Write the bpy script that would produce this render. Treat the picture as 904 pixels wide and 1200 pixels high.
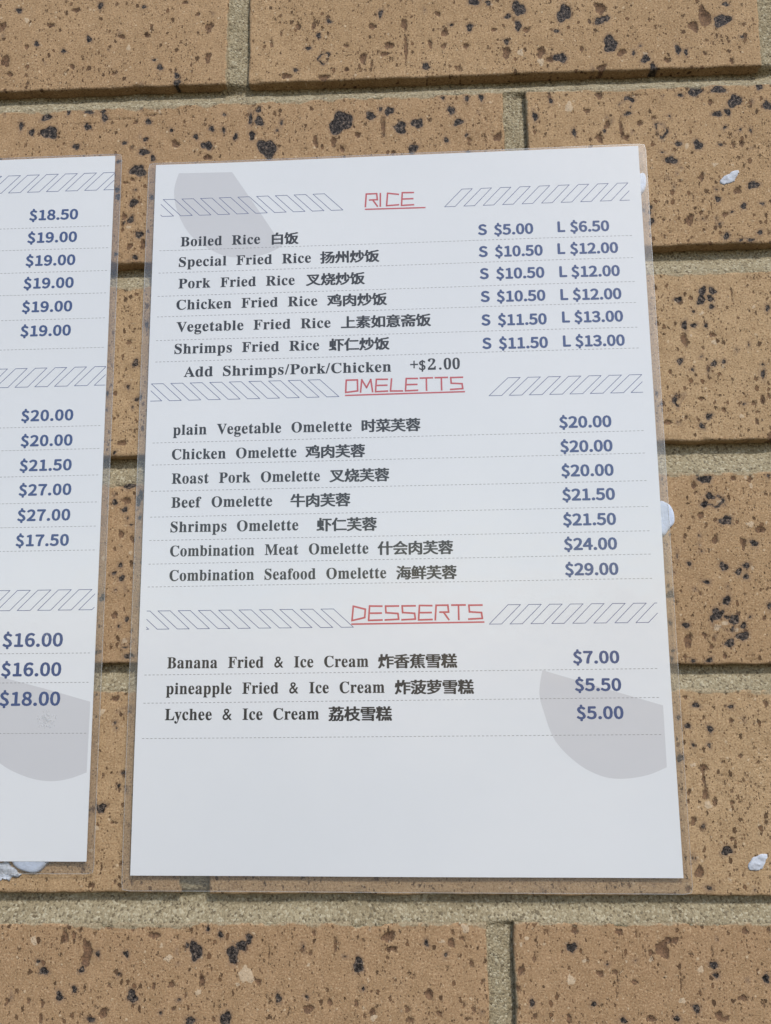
import bpy, bmesh, math, random
import numpy as np
from mathutils import Matrix, Vector

# ------------------------------------------------------------------ camera, sky, sun
# wall plane: x = right, z = up, y = into the wall.  Lengths below are millimetres on the wall,
# measured from the top left corner of the right-hand sheet; Z0 is that corner's height in metres.
Z0 = 1.5
for o in list(bpy.data.objects):
    bpy.data.objects.remove(o)
scene = bpy.context.scene
COL = scene.collection

cam_data = bpy.data.cameras.new('camera')
cam_data.sensor_fit = 'VERTICAL'
cam_data.sensor_height = 24.0
cam_data.lens = 24.0 * 939.98 / 1200.0
cam_data.clip_start = 0.01
cam_data.clip_end = 100.0
cam = bpy.data.objects.new('camera', cam_data)
COL.objects.link(cam)
RW = ((0.9986746968, 0.0505361267, -0.0097442169),
      (-0.0171887590, 0.1490429502, -0.9886813165),
      (-0.0485118174, 0.9875385050, 0.1497140764))
cam.matrix_world = Matrix((
    (RW[0][0], -RW[1][0], -RW[2][0], 0.115806889),
    (RW[0][1], -RW[1][1], -RW[2][1], -0.323745013),
    (RW[0][2], -RW[1][2], -RW[2][2], Z0 - 0.205606290),
    (0, 0, 0, 1)))
scene.camera = cam

SUN_DIR = Vector((0.42, -0.78, 0.80)).normalized()      # towards the sun: above, a little right
SUN_EL = math.asin(SUN_DIR.z)
SUN_AZ = math.atan2(SUN_DIR.x, SUN_DIR.y)                # from +Y, clockwise
world = bpy.data.worlds.new('World')
scene.world = world
world.use_nodes = True
wt = world.node_tree
sky = wt.nodes.new('ShaderNodeTexSky')
sky.sky_type = 'NISHITA'
sky.sun_disc = False
sky.sun_elevation = SUN_EL
sky.sun_rotation = SUN_AZ
sky.air_density = 1.0
sky.dust_density = 1.2
sky.ozone_density = 1.0
wt.links.new(sky.outputs[0], wt.nodes['Background'].inputs[0])
wt.nodes['Background'].inputs[1].default_value = 0.15

sun_data = bpy.data.lights.new('sun', 'SUN')
sun_data.energy = 2.25
sun_data.angle = math.radians(7.0)
sun_data.color = (1.0, 0.965, 0.915)
sun = bpy.data.objects.new('sun', sun_data)
sun.rotation_euler = SUN_DIR.to_track_quat('Z', 'Y').to_euler()
sun.location = (0.5, -2.0, 3.5)
COL.objects.link(sun)

scene.view_settings.view_transform = 'Standard'
scene.view_settings.look = 'None'
scene.view_settings.gamma = 1.0
scene.view_settings.use_curve_mapping = False
scene.view_settings.exposure = 0.08
scene.render.engine = 'CYCLES'
scene.cycles.max_bounces = 8
scene.cycles.transparent_max_bounces = 16

# ------------------------------------------------------------------ small helpers
def P(u, v, y=0.0):
    return (u / 1000.0, y / 1000.0, Z0 + v / 1000.0)

def tag(o, label, cat, group=None):
    o['label'] = label
    o['category'] = cat
    if group:
        o['group'] = group
    return o

def empty(name, u, v, y=0.0):
    o = bpy.data.objects.new(name, None)
    o.empty_display_size = 0.02
    o.location = P(u, v, y)
    COL.objects.link(o)
    return o

def world_loc(o):
    v = Vector(o.location)
    while o.parent:
        o = o.parent
        v += Vector(o.location)
    return v

def mesh_object(name, co, faces, mat, parent=None, origin=None, smooth=False):
    """co: list of (u, v, y) in mm.  The mesh gets its own origin; a child is set relative to its parent."""
    a = np.array([P(*c) for c in co], dtype=np.float64)
    org = np.array(origin if origin is not None else (a.min(0) + a.max(0)) / 2)
    me = bpy.data.meshes.new(name)
    me.from_pydata([tuple(p) for p in (a - org)], [], faces)
    me.validate()
    if smooth:
        me.polygons.foreach_set('use_smooth', [True] * len(me.polygons))
    me.materials.append(mat)
    me.update()
    o = bpy.data.objects.new(name, me)
    COL.objects.link(o)
    if parent is not None:
        o.parent = parent
        o.location = Vector(org) - world_loc(parent)
    else:
        o.location = Vector(org)
    return o

def _hash(ix, iy, seed):
    n = (ix.astype(np.int64) * 374761393 + iy.astype(np.int64) * 668265263 + seed * 974711) & 0xffffffff
    n = ((n ^ (n >> 13)) * 1274126177) & 0xffffffff
    n = n ^ (n >> 16)
    return (n & 0xffff) / 65535.0

def vnoise(x, y, seed=0):
    """smooth value noise in 0..1 with a lattice of one unit"""
    x = np.asarray(x, float); y = np.asarray(y, float)
    ix = np.floor(x); iy = np.floor(y)
    fx = x - ix; fy = y - iy
    fx = fx * fx * (3 - 2 * fx); fy = fy * fy * (3 - 2 * fy)
    a = _hash(ix, iy, seed); b = _hash(ix + 1, iy, seed)
    c = _hash(ix, iy + 1, seed); d = _hash(ix + 1, iy + 1, seed)
    return (a * (1 - fx) + b * fx) * (1 - fy) + (c * (1 - fx) + d * fx) * fy

def fbm(x, y, seed, octaves=3):
    s = 0; amp = 0.5; t = 0
    for k in range(octaves):
        s = s + amp * vnoise(x * 2 ** k, y * 2 ** k, seed + k * 17); t += amp; amp *= 0.55
    return s / t - 0.5

# ------------------------------------------------------------------ materials
class NT:
    def __init__(self, name):
        self.m = bpy.data.materials.new(name)
        self.m.use_nodes = True
        self.t = self.m.node_tree
        self.t.nodes.clear()
        self.out = self.t.nodes.new('ShaderNodeOutputMaterial')
    def n(self, kind, **kw):
        nd = self.t.nodes.new(kind)
        for k, v in kw.items():
            setattr(nd, k, v)
        return nd
    def put(self, sock, v):
        if isinstance(v, bpy.types.NodeSocket):
            self.t.links.new(v, sock)
        elif isinstance(v, (tuple, list)) and len(v) == 3 and sock.type == 'RGBA':
            sock.default_value = (*v, 1)
        else:
            sock.default_value = v
    def math(self, op, a, b=0.0, c=None, clamp=False):
        nd = self.n('ShaderNodeMath', operation=op, use_clamp=clamp)
        self.put(nd.inputs[0], a); self.put(nd.inputs[1], b)
        if c is not None:
            self.put(nd.inputs[2], c)
        return nd.outputs[0]
    def step(self, x, lo, hi, a=0.0, b=1.0):
        nd = self.n('ShaderNodeMapRange', interpolation_type='SMOOTHSTEP')
        self.put(nd.inputs['Value'], x)
        self.put(nd.inputs['From Min'], lo); self.put(nd.inputs['From Max'], hi)
        self.put(nd.inputs['To Min'], a); self.put(nd.inputs['To Max'], b)
        return nd.outputs[0]
    def mix(self, f, a, b):
        nd = self.n('ShaderNodeMix', data_type='RGBA')
        self.put(nd.inputs[0], f); self.put(nd.inputs[6], a); self.put(nd.inputs[7], b)
        return nd.outputs[2]
    def pos_mm(self, stretch=(1, 1, 1)):
        g = self.n('ShaderNodeNewGeometry')
        m = self.n('ShaderNodeVectorMath', operation='MULTIPLY')
        self.put(m.inputs[0], g.outputs['Position'])
        m.inputs[1].default_value = [1000 * s for s in stretch]
        return m.outputs[0]
    def noise(self, vec, scale, detail=2.0, rough=0.5):
        nd = self.n('ShaderNodeTexNoise')
        self.put(nd.inputs['Vector'], vec)
        nd.inputs['Scale'].default_value = scale
        nd.inputs['Detail'].default_value = detail
        nd.inputs['Roughness'].default_value = rough
        return nd.outputs['Fac']
    def voronoi(self, vec, scale):
        nd = self.n('ShaderNodeTexVoronoi')
        self.put(nd.inputs['Vector'], vec)
        nd.inputs['Scale'].default_value = scale
        sep = self.n('ShaderNodeSeparateColor')
        self.t.links.new(nd.outputs['Color'], sep.inputs[0])
        return nd.outputs['Distance'], sep.outputs[0], sep.outputs[1]
    def attr(self, name):
        nd = self.n('ShaderNodeAttribute')
        nd.attribute_name = name
        return nd.outputs['Fac']
    def bump(self, height, dist_mm, strength=1.0, normal=None):
        nd = self.n('ShaderNodeBump')
        nd.inputs['Strength'].default_value = strength
        nd.inputs['Distance'].default_value = dist_mm / 1000.0
        self.put(nd.inputs['Height'], height)
        if normal is not None:
            self.put(nd.inputs['Normal'], normal)
        return nd.outputs[0]
    def principled(self, color, rough=0.8, normal=None, spec=0.5, **kw):
        b = self.n('ShaderNodeBsdfPrincipled')
        self.put(b.inputs['Base Color'], color)
        self.put(b.inputs['Roughness'], rough)
        self.put(b.inputs['Specular IOR Level'], spec)
        if normal is not None:
            self.put(b.inputs['Normal'], normal)
        for k, v in kw.items():
            self.put(b.inputs[k], v)
        self.t.links.new(b.outputs[0], self.out.inputs['Surface'])
        return b
    def done(self):
        return self.m

def brick_material():
    t = NT('buff_brick')
    p = t.pos_mm()
    pv = t.pos_mm((1.0, 1.0, 0.72))
    n_large = t.noise(p, 0.016, 2.0)
    n_mid = t.noise(p, 0.16, 4.0, 0.65)
    n_fine = t.noise(p, 1.3, 3.0, 0.7)
    n_blot = t.noise(pv, 0.70, 5.0, 0.74)
    base = t.mix(t.step(n_large, 0.3, 0.7), (0.395, 0.263, 0.142), (0.465, 0.318, 0.178))
    oi = t.n('ShaderNodeObjectInfo')                 # every brick was fired a little differently
    base = t.mix(t.step(oi.outputs['Random'], 0.0, 0.55, 0.55, 0.0), base, (0.350, 0.218, 0.122))
    base = t.mix(t.step(oi.outputs['Random'], 0.55, 1.0, 0.0, 0.55), base, (0.490, 0.352, 0.204))
    base = t.mix(t.step(n_mid, 0.40, 0.70, 0.0, 0.55), base, (0.315, 0.205, 0.108))
    base = t.mix(t.step(n_mid, 0.48, 0.25, 0.0, 0.45), base, (0.470, 0.318, 0.185))
    base = t.mix(t.step(n_fine, 0.48, 0.68, 0.0, 0.80), base, (0.225, 0.132, 0.068))
    base = t.mix(t.step(n_fine, 0.45, 0.30, 0.0, 0.80), base, (0.600, 0.440, 0.280))
    # specks: ragged brown pores, small dark holes, small pale grains
    patch = t.step(t.noise(p, 0.045, 2.0), 0.36, 0.62, 0.16, -0.02)   # pores gather in patches
    d1, r1, q1 = t.voronoi(pv, 0.42)
    wob = t.math('MULTIPLY', t.math('SUBTRACT', n_blot, 0.5), 1.5)
    s1 = t.step(t.math('SUBTRACT', t.math('ADD', d1, wob), t.math('MULTIPLY', t.math('SUBTRACT', r1, t.math('ADD', patch, 0.55)), 0.80)), 0.06, -0.06)
    d2, r2, q2 = t.voronoi(pv, 1.05)
    s2 = t.step(t.math('SUBTRACT', t.math('ADD', d2, wob), t.math('MULTIPLY', t.math('SUBTRACT', r2, t.math('ADD', patch, 0.56)), 0.90)), 0.08, -0.08)
    s4 = t.step(t.math('SUBTRACT', n_blot, t.math('MULTIPLY', patch, 0.3)), 0.625, 0.68)
    d3, r3, q3 = t.voronoi(p, 0.5)
    s3 = t.step(t.math('SUBTRACT', t.math('ADD', d3, wob), t.math('MULTIPLY', t.math('SUBTRACT', r3, 0.82), 1.5)), 0.05, -0.05)
    hole = t.math('MAXIMUM', t.math('MAXIMUM', s1, s4), t.math('MULTIPLY', s2, 0.8))
    base = t.mix(t.math('MULTIPLY', s3, 0.75), base, (0.610, 0.470, 0.310))
    hole_col = t.mix(q1, (0.070, 0.038, 0.020), (0.165, 0.088, 0.045))
    base = t.mix(t.math('MULTIPLY', hole, 0.88), base, hole_col)
    # catalogued inclusions carried by the mesh: iron spots, brown cavities, pale grains
    ironvar = t.noise(p, 0.85, 4.0, 0.75)
    jag = t.math('MULTIPLY', t.math('SUBTRACT', n_blot, 0.53), 2.2)
    iron = t.math('ADD', t.attr('iron'), t.math('MULTIPLY', jag, 0.6))
    pit = t.math('ADD', t.attr('pit'), t.math('MULTIPLY', jag, 1.5))
    grit = t.math('ADD', t.attr('grit'), t.math('MULTIPLY', jag, 1.3))
    m_iron = t.step(iron, 0.0, 0.38)
    m_halo = t.step(t.attr('iron'), -1.2, 0.2, 0.0, 0.40)
    m_pit = t.step(pit, -0.10, 0.35)
    m_grit = t.step(grit, -0.04, 0.10)
    pit_col = t.mix(t.step(n_fine, 0.36, 0.62), (0.062, 0.032, 0.022), (0.205, 0.118, 0.068))
    base = t.mix(t.math('MULTIPLY', m_grit, 0.8), base, t.mix(n_fine, (0.66, 0.54, 0.39), (0.46, 0.34, 0.22)))
    base = t.mix(m_halo, base, (0.155, 0.105, 0.078))
    base = t.mix(t.math('MULTIPLY', m_pit, 0.85), base, pit_col)
    iron_col = t.mix(t.step(ironvar, 0.42, 0.54), (0.011, 0.010, 0.010), (0.078, 0.066, 0.060))
    inner = t.step(t.attr('iron'), 0.15, 0.7)        # grains of clay caught inside the larger spots
    iron_col = t.mix(t.math('MULTIPLY', inner, t.step(ironvar, 0.545, 0.61, 0.0, 0.9)), iron_col, (0.270, 0.205, 0.155))
    base = t.mix(t.math('MULTIPLY', m_iron, 0.97), base, iron_col)
    m_smear = t.step(t.math('ADD', t.attr('smear'), t.math('MULTIPLY', jag, 0.9)), -0.25, 0.55, 0.0, 0.85)
    base = t.mix(m_smear, base, t.mix(t.step(n_fine, 0.35, 0.65), (0.400, 0.345, 0.235), (0.235, 0.190, 0.118)))
    rough = t.mix(m_iron, (0.9, 0.9, 0.9), (0.36, 0.36, 0.36))
    h = t.math('MULTIPLY', n_fine, 0.62)
    h = t.math('SUBTRACT', h, t.math('MULTIPLY', hole, 0.60))
    h = t.math('ADD', h, t.math('MULTIPLY', s3, 0.12))
    h = t.math('SUBTRACT', h, t.math('MULTIPLY', m_pit, 0.40))
    h = t.math('ADD', h, t.math('MULTIPLY', m_iron, t.math('MULTIPLY', t.math('SUBTRACT', ironvar, 0.6), 2.6)))
    nrm = t.bump(h, 0.55, 1.0)
    t.principled(base, rough, nrm, 0.28)
    return t.done()

def mortar_material():
    t = NT('sand_mortar')
    p = t.pos_mm()
    d, r, q = t.voronoi(p, 1.25)
    n = t.noise(p, 1.1, 3.0, 0.7)
    n_big = t.noise(p, 0.05, 2.0)
    base = t.mix(t.step(n_big, 0.3, 0.7), (0.310, 0.260, 0.168), (0.380, 0.326, 0.218))
    base = t.mix(t.step(n, 0.42, 0.66, 0.0, 0.8), base, (0.200, 0.160, 0.095))
    base = t.mix(t.step(r, 0.70, 0.95, 0.0, 0.7), base, (0.500, 0.450, 0.325))
    base = t.mix(t.step(q, 0.82, 0.92, 0.0, 0.7), base, (0.105, 0.082, 0.053))
    h = t.math('SUBTRACT', t.math('MULTIPLY', n, 0.8), t.math('MULTIPLY', d, 0.7))
    t.principled(base, 0.95, t.bump(h, 0.55, 0.9), 0.2)
    return t.done()

def paper_material():
    t = NT('white_paper')
    p = t.pos_mm()
    n = t.noise(p, 0.012, 3.0)
    c = t.mix(t.step(n, 0.3, 0.7), (0.715, 0.742, 0.778), (0.742, 0.765, 0.796))
    t.principled(c, 0.75, None, 0.2)
    return t.done()

def ink(name, col, rough=0.7, vary=0.0):
    t = NT(name)
    c = col
    if vary:
        n = t.noise(t.pos_mm(), 1.1, 3.0)
        c = t.mix(t.step(n, 0.35, 0.7, 0.0, vary), col, (0.7, 0.7, 0.72))
    t.principled(c, rough, None, 0.25)
    return t.done()

def film_material(name, haze, rough):
    """clear laminating film: see-through, a faint milky scatter, and the gloss of its surface"""
    t = NT(name)
    p = t.pos_mm()
    n = t.noise(p, 0.035, 3.0, 0.6)
    tr = t.n('ShaderNodeBsdfTransparent')
    tr.inputs[0].default_value = (0.97, 0.97, 0.965, 1)
    df = t.n('ShaderNodeBsdfDiffuse')
    df.inputs[0].default_value = (0.72, 0.74, 0.76, 1)
    gl = t.n('ShaderNodeBsdfGlossy')
    gl.inputs['Roughness'].default_value = rough
    gl.inputs['Color'].default_value = (1, 1, 1, 1)
    t.put(gl.inputs['Normal'], t.bump(n, 0.6, 0.5))
    g = t.n('ShaderNodeNewGeometry')                 # reflectance of a thin film, the same from both sides
    dt = t.n('ShaderNodeVectorMath', operation='DOT_PRODUCT')
    t.put(dt.inputs[0], g.outputs['Normal']); t.put(dt.inputs[1], g.outputs['Incoming'])
    c = t.math('SUBTRACT', 1.0, t.math('ABSOLUTE', dt.outputs['Value']))
    fres = t.math('ADD', t.math('MULTIPLY', t.math('POWER', c, 5.0), 0.95), 0.045)
    m1 = t.n('ShaderNodeMixShader')
    t.put(m1.inputs[0], t.step(n, 0.25, 0.75, haze * 0.8, haze * 1.2))
    t.t.links.new(tr.outputs[0], m1.inputs[1]); t.t.links.new(df.outputs[0], m1.inputs[2])
    m2 = t.n('ShaderNodeMixShader')
    t.put(m2.inputs[0], fres)
    t.t.links.new(m1.outputs[0], m2.inputs[1]); t.t.links.new(gl.outputs[0], m2.inputs[2])
    t.t.links.new(m2.outputs[0], t.out.inputs['Surface'])
    return t.done()

def tack_material(name, col, grime):
    t = NT(name)
    p = t.pos_mm()
    n = t.noise(p, 0.5, 5.0, 0.6)
    c = t.mix(t.step(n, 0.45, 0.7, 0.0, grime), col, (0.25, 0.25, 0.27))
    t.principled(c, 0.8, t.bump(n, 0.5, 0.7), 0.25)
    return t.done()

M_BRICK = brick_material()
M_MORTAR = mortar_material()
M_PAPER = paper_material()
M_BLACK = ink('black_print', (0.026, 0.028, 0.032))
M_BLUE = ink('blue_print', (0.052, 0.090, 0.225))
M_RED = ink('red_print', (0.520, 0.105, 0.120))
M_LINE = ink('thin_line_print', (0.060, 0.090, 0.230))
M_DOT = ink('dotted_line_print', (0.250, 0.250, 0.265))
M_GREY = ink('pale_grey_print', (0.598, 0.608, 0.640))
M_FILM = film_material('laminating_film', 0.018, 0.06)
M_FILM_BACK = film_material('laminating_film_back', 0.038, 0.3)
M_EDGE = film_material('film_cut_edge', 0.16, 0.3)
M_TACK = tack_material('blue_white_tack', (0.56, 0.63, 0.76), 0.15)
M_TACK_OLD = tack_material('dried_white_tack', (0.56, 0.60, 0.67), 0.60)
M_SMUDGE = film_material('dried_smudge', 0.22, 0.5)

# dark iron spots, iron rings, brown cavities and pale grains: u, v, radius u, radius v in tenths of a millimetre
SPOTS = {
 'I': ('-677,812,16,18;-340,649,16,20;-5,490,18,18;-584,637,15,17;-456,595,13,14;75,444,16,17;76,410,18,20;-32,528,12,10;-88,800,12,13;-294,818,13,26;'
      '-500,190,39,39;-517,265,29,20;-583,194,18,17;-326,211,21,19;-373,115,18,19;-154,124,13,14;-59,138,14,12;-64,76,26,21;-22,45,15,19;-48,223,16,19;'
      '-85,297,18,13;-417,288,13,17;-323,284,26,14;-250,253,16,28;-257,284,16,11;221,95,28,25;169,140,15,16;240,175,15,17;348,132,14,19;294,166,10,22;'
      '296,243,12,11;422,136,18,25;414,216,13,33;-633,228,13,25;57,177,10,14;199,298,9,8;998,709,14,23;765,683,17,13;718,614,15,16;671,553,15,14;'
      '1397,619,19,21;1419,747,35,20;1568,666,18,17;1198,436,23,19;614,447,13,13;1315,636,10,11;1482,737,15,17;1558,539,15,17;818,181,58,55;491,69,45,52;'
      '1081,145,34,30;1032,227,23,25;1336,158,25,20;1156,162,27,30;1438,272,14,20;1281,76,14,15;1371,95,11,11;453,203,25,25;450,259,14,19;1306,217,19,25;'
      '950,208,28,22;994,238,10,19;1135,41,27,24;534,156,11,10;553,192,10,16;1375,14,14,9;1376,271,10,22;1270,280,10,14;1817,667,35,48;1617,702,33,40;'
      '1612,617,20,28;2012,506,37,41;1779,581,14,13;1792,449,32,28;2502,596,39,36;2161,426,21,25;1997,633,22,20;2111,457,11,15;2142,490,9,10;2582,512,10,12;'
      '2304,464,17,25;2337,450,12,18;2193,380,19,25;1968,620,20,25;2523,676,17,14;2364,266,39,30;2464,264,31,24;2529,206,34,32;2452,149,22,19;2073,169,15,13;'
      '1670,171,15,27;1742,245,11,19;2277,15,17,17;2359,7,21,29;2241,-60,29,22;2248,147,8,11;2664,179,19,29;2636,271,19,21;2495,156,17,19;2260,282,11,7;'
      '2300,246,14,13;2207,-20,11,8;2454,5,12,11;2478,84,10,13;2543,71,8,9;2586,66,8,11;1836,85,12,24;1966,89,11,11;2144,-272,11,11;2141,-339,15,21;'
      '2137,-297,11,15;2577,-187,26,23;2425,-246,16,16;2529,-283,16,16;2449,-415,15,20;2424,-358,10,8;2608,-274,12,11;2508,-434,15,9;2546,-435,19,12;2588,-403,16,12;'
      '2480,-306,9,8;2422,-201,9,8;2262,-122,6,6;2282,-97,6,6;2359,-335,8,6;2412,-334,6,7;2113,-286,8,18;2246,-184,6,11;2137,-566,11,6;2209,-569,7,6;'
      '2334,-653,20,20;2374,-655,19,19;2325,-693,21,26;2363,-688,19,17;2231,-689,17,17;2250,-803,16,22;2288,-804,15,14;2337,-806,11,12;2291,-744,9,9;2222,-957,17,16;'
      '2358,-972,16,15;2334,-998,6,19;2399,-964,11,14;2270,-995,11,9;2310,-939,7,8;2323,-1194,18,16;2292,-1233,13,16;2552,-1021,11,26;2554,-980,8,9;2137,-1137,9,9;'
      '2593,-738,13,16;2467,-1145,8,9;2366,-724,12,17;2119,-1089,7,10;2190,-1122,13,19;2289,-1454,31,21;2260,-1437,10,10;2305,-1524,24,16;2279,-1556,17,17;2360,-1623,28,23;'
      '2463,-1716,19,16;2338,-1807,20,20;2426,-1805,21,13;2395,-1829,15,18;2422,-1847,12,17;2205,-1795,13,12;2268,-1867,16,12;2340,-1941,17,25;2142,-1827,7,8;2121,-1828,7,6;'
      '2123,-1915,16,21;2540,-1445,11,9;2221,-1895,8,7;2502,-1963,12,15;2257,-1745,8,7;2253,-1682,8,8;2250,-1717,5,7;2359,-1561,7,7;2159,-1762,6,16;2299,-1994,26,24;'
      '2364,-2018,21,23;2391,-2080,27,21;2340,-2106,23,19;2336,-2006,15,11;2397,-2039,15,15;2426,-2005,9,8;2176,-2036,17,15;2194,-2174,14,10;2257,-2172,16,13;2194,-2343,17,14;'
      '2325,-2349,13,11;2157,-2420,14,14;2125,-2389,10,12;2121,-2133,10,10;2113,-2165,9,16;2114,-2025,8,11;2242,-2432,14,17;2234,-2493,10,11;2273,-2878,23,21;2192,-2790,10,13;'
      '2197,-3011,19,10;2121,-2540,16,20;2174,-2492,10,10;-332,-3325,20,18;-356,-3291,10,12;-124,-3262,13,14;-13,-3262,15,14;257,-3248,31,36;224,-3228,11,12;400,-3259,28,34;'
      '435,-3227,22,24;462,-3201,17,20;16,-3411,24,26;-266,-3414,18,20;-209,-3387,14,14;377,-3486,28,26;243,-3495,26,16;352,-3189,13,16;302,-3168,11,12;197,-3421,10,9;'
      '-183,-3318,13,16;-139,-3495,18,14;128,-3468,10,9;-39,-3334,8,10;880,-3293,26,28;577,-3412,15,18;684,-3407,9,11;1137,-3212,12,15;1209,-3253,10,11;670,-3230,6,13;'
      '829,-3263,9,7;898,-3375,10,9;1680,-3223,21,22;2203,-3316,13,13;2196,-3280,16,18;2124,-3429,18,17;2382,-3324,18,17;1526,-3417,14,15;1752,-3418,14,12;1858,-3473,17,13;'
      '2052,-3465,15,13;1808,-3281,8,9;1912,-3267,7,6;2315,-3330,7,6;-86,-13,37,34;-177,34,13,12;-101,-165,22,23;-111,-245,17,21;-141,-257,9,9;-70,-317,19,23;'
      '-84,-422,14,16;-173,-135,14,20;-178,-101,13,19;-19,-144,13,14;-94,-104,9,8;-171,-405,11,13;-93,-1008,10,15;-53,-1065,12,14;-71,-1097,9,10;-65,-903,17,20;'
      '-183,-1035,10,14;-37,-1052,9,13;-140,-1293,12,10;-182,-1107,8,10;-22,-733,9,34;-75,-1433,39,17;-130,-1505,17,15;-87,-1536,14,17;-28,-1497,18,28;-19,-1466,10,18;'
      '-74,-1573,9,9;-58,-1601,9,9;-22,-1572,10,12;-95,-1768,14,12;-121,-1801,12,12;-88,-1822,16,15;-166,-1901,16,17;-61,-1989,12,12;-92,-2017,11,9;-48,-2136,24,14;'
      '-182,-2122,8,17;-112,-1869,8,7;-12,-1926,5,16;-92,-2398,10,9;-52,-2591,12,11;-67,-2642,10,11;-134,-2726,25,21;-153,-2708,7,7;-36,-2658,8,10;-182,-2733,8,10;'
      '-183,-2754,7,7;-85,-2421,8,7;'),
 'R': ('742,500,33,31;2065,203,39,48;2208,82,31,40;2205,-1120,27,29;2319,-1543,43,31;2323,-2018,55,50;-62,-2084,30,22;-52,-2350,29,17;'),
 'B': ('-523,731,19,15;218,683,20,26;-188,653,17,13;-69,654,13,13;215,526,16,26;-702,489,16,14;-412,514,12,17;-220,472,10,11;-617,436,8,17;-750,733,16,29;'
      '-726,558,19,37;-407,802,19,13;164,750,10,14;103,814,13,12;-630,625,13,14;78,110,20,21;-106,225,13,11;151,239,10,8;-121,102,12,14;227,39,18,16;'
      '-352,228,78,4;-178,242,97,4;-17,256,65,4;625,666,12,26;696,672,10,29;959,649,18,21;1104,651,15,37;1257,695,13,17;1285,599,19,20;1219,546,11,28;'
      '1035,549,23,20;918,491,20,25;844,558,13,11;1281,533,13,17;1378,528,15,17;504,582,8,26;844,439,15,10;573,420,23,17;742,406,28,17;1015,507,25,11;'
      '1111,531,9,84;955,461,8,20;1348,421,10,19;1503,602,13,11;1556,487,22,28;786,90,15,24;705,94,13,30;824,55,13,19;893,117,15,16;1506,79,22,19;'
      '1006,149,9,75;1383,74,11,12;1048,25,12,13;2428,617,29,50;2378,575,27,25;1977,683,25,34;2059,462,22,19;2254,416,17,15;1969,391,22,19;1887,489,10,17;'
      '1745,443,22,14;2531,398,12,16;1649,595,20,14;1707,480,20,30;2418,438,10,11;1943,56,17,24;2059,55,14,16;2039,96,11,47;1895,190,17,13;2179,144,10,12;'
      '2119,120,14,16;2508,3,9,18;2544,4,12,18;1980,119,15,21;1950,262,17,19;2426,206,12,16;2127,254,85,4;2302,-335,20,25;2365,-140,13,22;2509,-210,15,22;'
      '2451,-316,15,14;2351,-306,13,11;2273,-157,11,8;2306,-417,9,8;2217,-386,9,6;2192,-330,8,12;2625,-408,6,18;2396,-280,4,21;2381,-314,4,18;2369,-330,6,10;'
      '2246,-862,14,36;2179,-1003,11,10;2384,-1169,10,14;2476,-1193,8,9;2361,-846,18,12;2231,-1197,8,14;2139,-793,9,17;2283,-682,9,12;2157,-1214,21,11;2294,-1119,15,9;'
      '2541,-1125,12,18;2453,-677,4,40;2393,-1044,7,6;2501,-839,5,9;2513,-1222,10,14;2442,-1277,7,6;2569,-1116,8,15;2507,-1143,14,11;2243,-1477,13,16;2314,-1698,13,23;'
      '2421,-1715,14,24;2490,-1662,19,17;2401,-1452,12,14;2468,-1456,11,14;2370,-1493,8,7;2196,-1684,9,11;2261,-1600,17,13;2231,-1606,6,11;2528,-1479,6,10;2409,-1924,6,14;'
      '2240,-1913,8,9;2250,-1508,11,9;2144,-1945,6,12;2316,-1621,7,10;2181,-2096,17,32;2247,-2076,10,15;2271,-2120,10,13;2319,-2155,9,17;2157,-2312,10,9;2460,-2340,9,25;'
      '2481,-2008,8,11;2355,-2296,8,8;2446,-2410,6,10;2166,-2159,5,21;2280,-2091,9,10;2324,-2401,10,12;2423,-2150,5,9;2222,-2389,5,10;2167,-2954,18,24;2157,-2771,14,18;'
      '2121,-3016,14,12;2147,-2667,9,11;2305,-2706,10,13;2336,-2701,7,10;2241,-2701,10,22;2207,-2579,15,20;2204,-2618,9,28;2209,-2668,12,33;2093,-2984,7,14;2285,-2554,9,4;'
      '2349,-2532,12,9;2412,-2557,8,7;2436,-2723,5,7;2326,-2956,4,15;2298,-2835,11,8;2308,-2661,7,6;2381,-2635,3,22;2409,-2673,4,13;2279,-2604,17,3;2303,-2615,17,3;'
      '2336,-2628,20,3;-255,-3199,14,25;-220,-3196,11,14;-164,-3252,20,46;-93,-3472,20,20;-173,-3288,20,18;282,-3354,11,32;94,-3194,24,14;166,-3368,15,13;98,-3375,9,14;'
      '-333,-3440,10,16;-470,-3437,11,14;-334,-3495,8,16;10,-3174,8,14;-84,-3165,18,10;-387,-3431,10,9;176,-3454,10,9;182,-3201,11,8;-75,-3372,9,9;221,-3404,5,20;'
      '994,-3192,28,20;1004,-3235,24,10;792,-3219,6,45;1144,-3392,19,20;932,-3455,14,13;871,-3431,11,20;1062,-3444,11,14;1310,-3436,8,21;1271,-3427,8,14;1306,-3284,11,16;'
      '710,-3179,9,14;538,-3256,5,26;499,-3356,11,14;1087,-3330,6,12;690,-3448,21,18;1072,-3483,23,10;1344,-3347,8,12;1288,-3475,13,8;772,-3425,11,14;698,-3251,8,9;'
      '1274,-3195,11,10;1178,-3457,9,12;618,-3449,6,18;1231,-3210,17,16;2013,-3228,29,28;2036,-3198,21,12;2062,-3196,15,12;1857,-3168,16,14;2320,-3162,14,13;1477,-3371,10,18;'
      '1659,-3467,12,17;1840,-3357,5,58;1838,-3308,12,10;1921,-3177,5,22;2073,-3345,5,39;1488,-3307,15,16;1591,-3167,6,14;1971,-3240,9,14;1780,-3314,15,14;1540,-3262,7,16;'
      '1693,-3161,15,16;2204,-3454,16,17;2194,-3228,6,18;2365,-3409,8,13;1903,-3342,12,10;1958,-3467,23,13;2295,-3391,16,13;2405,-3156,8,12;1643,-3241,6,16;1534,-3467,9,14;'
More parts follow.
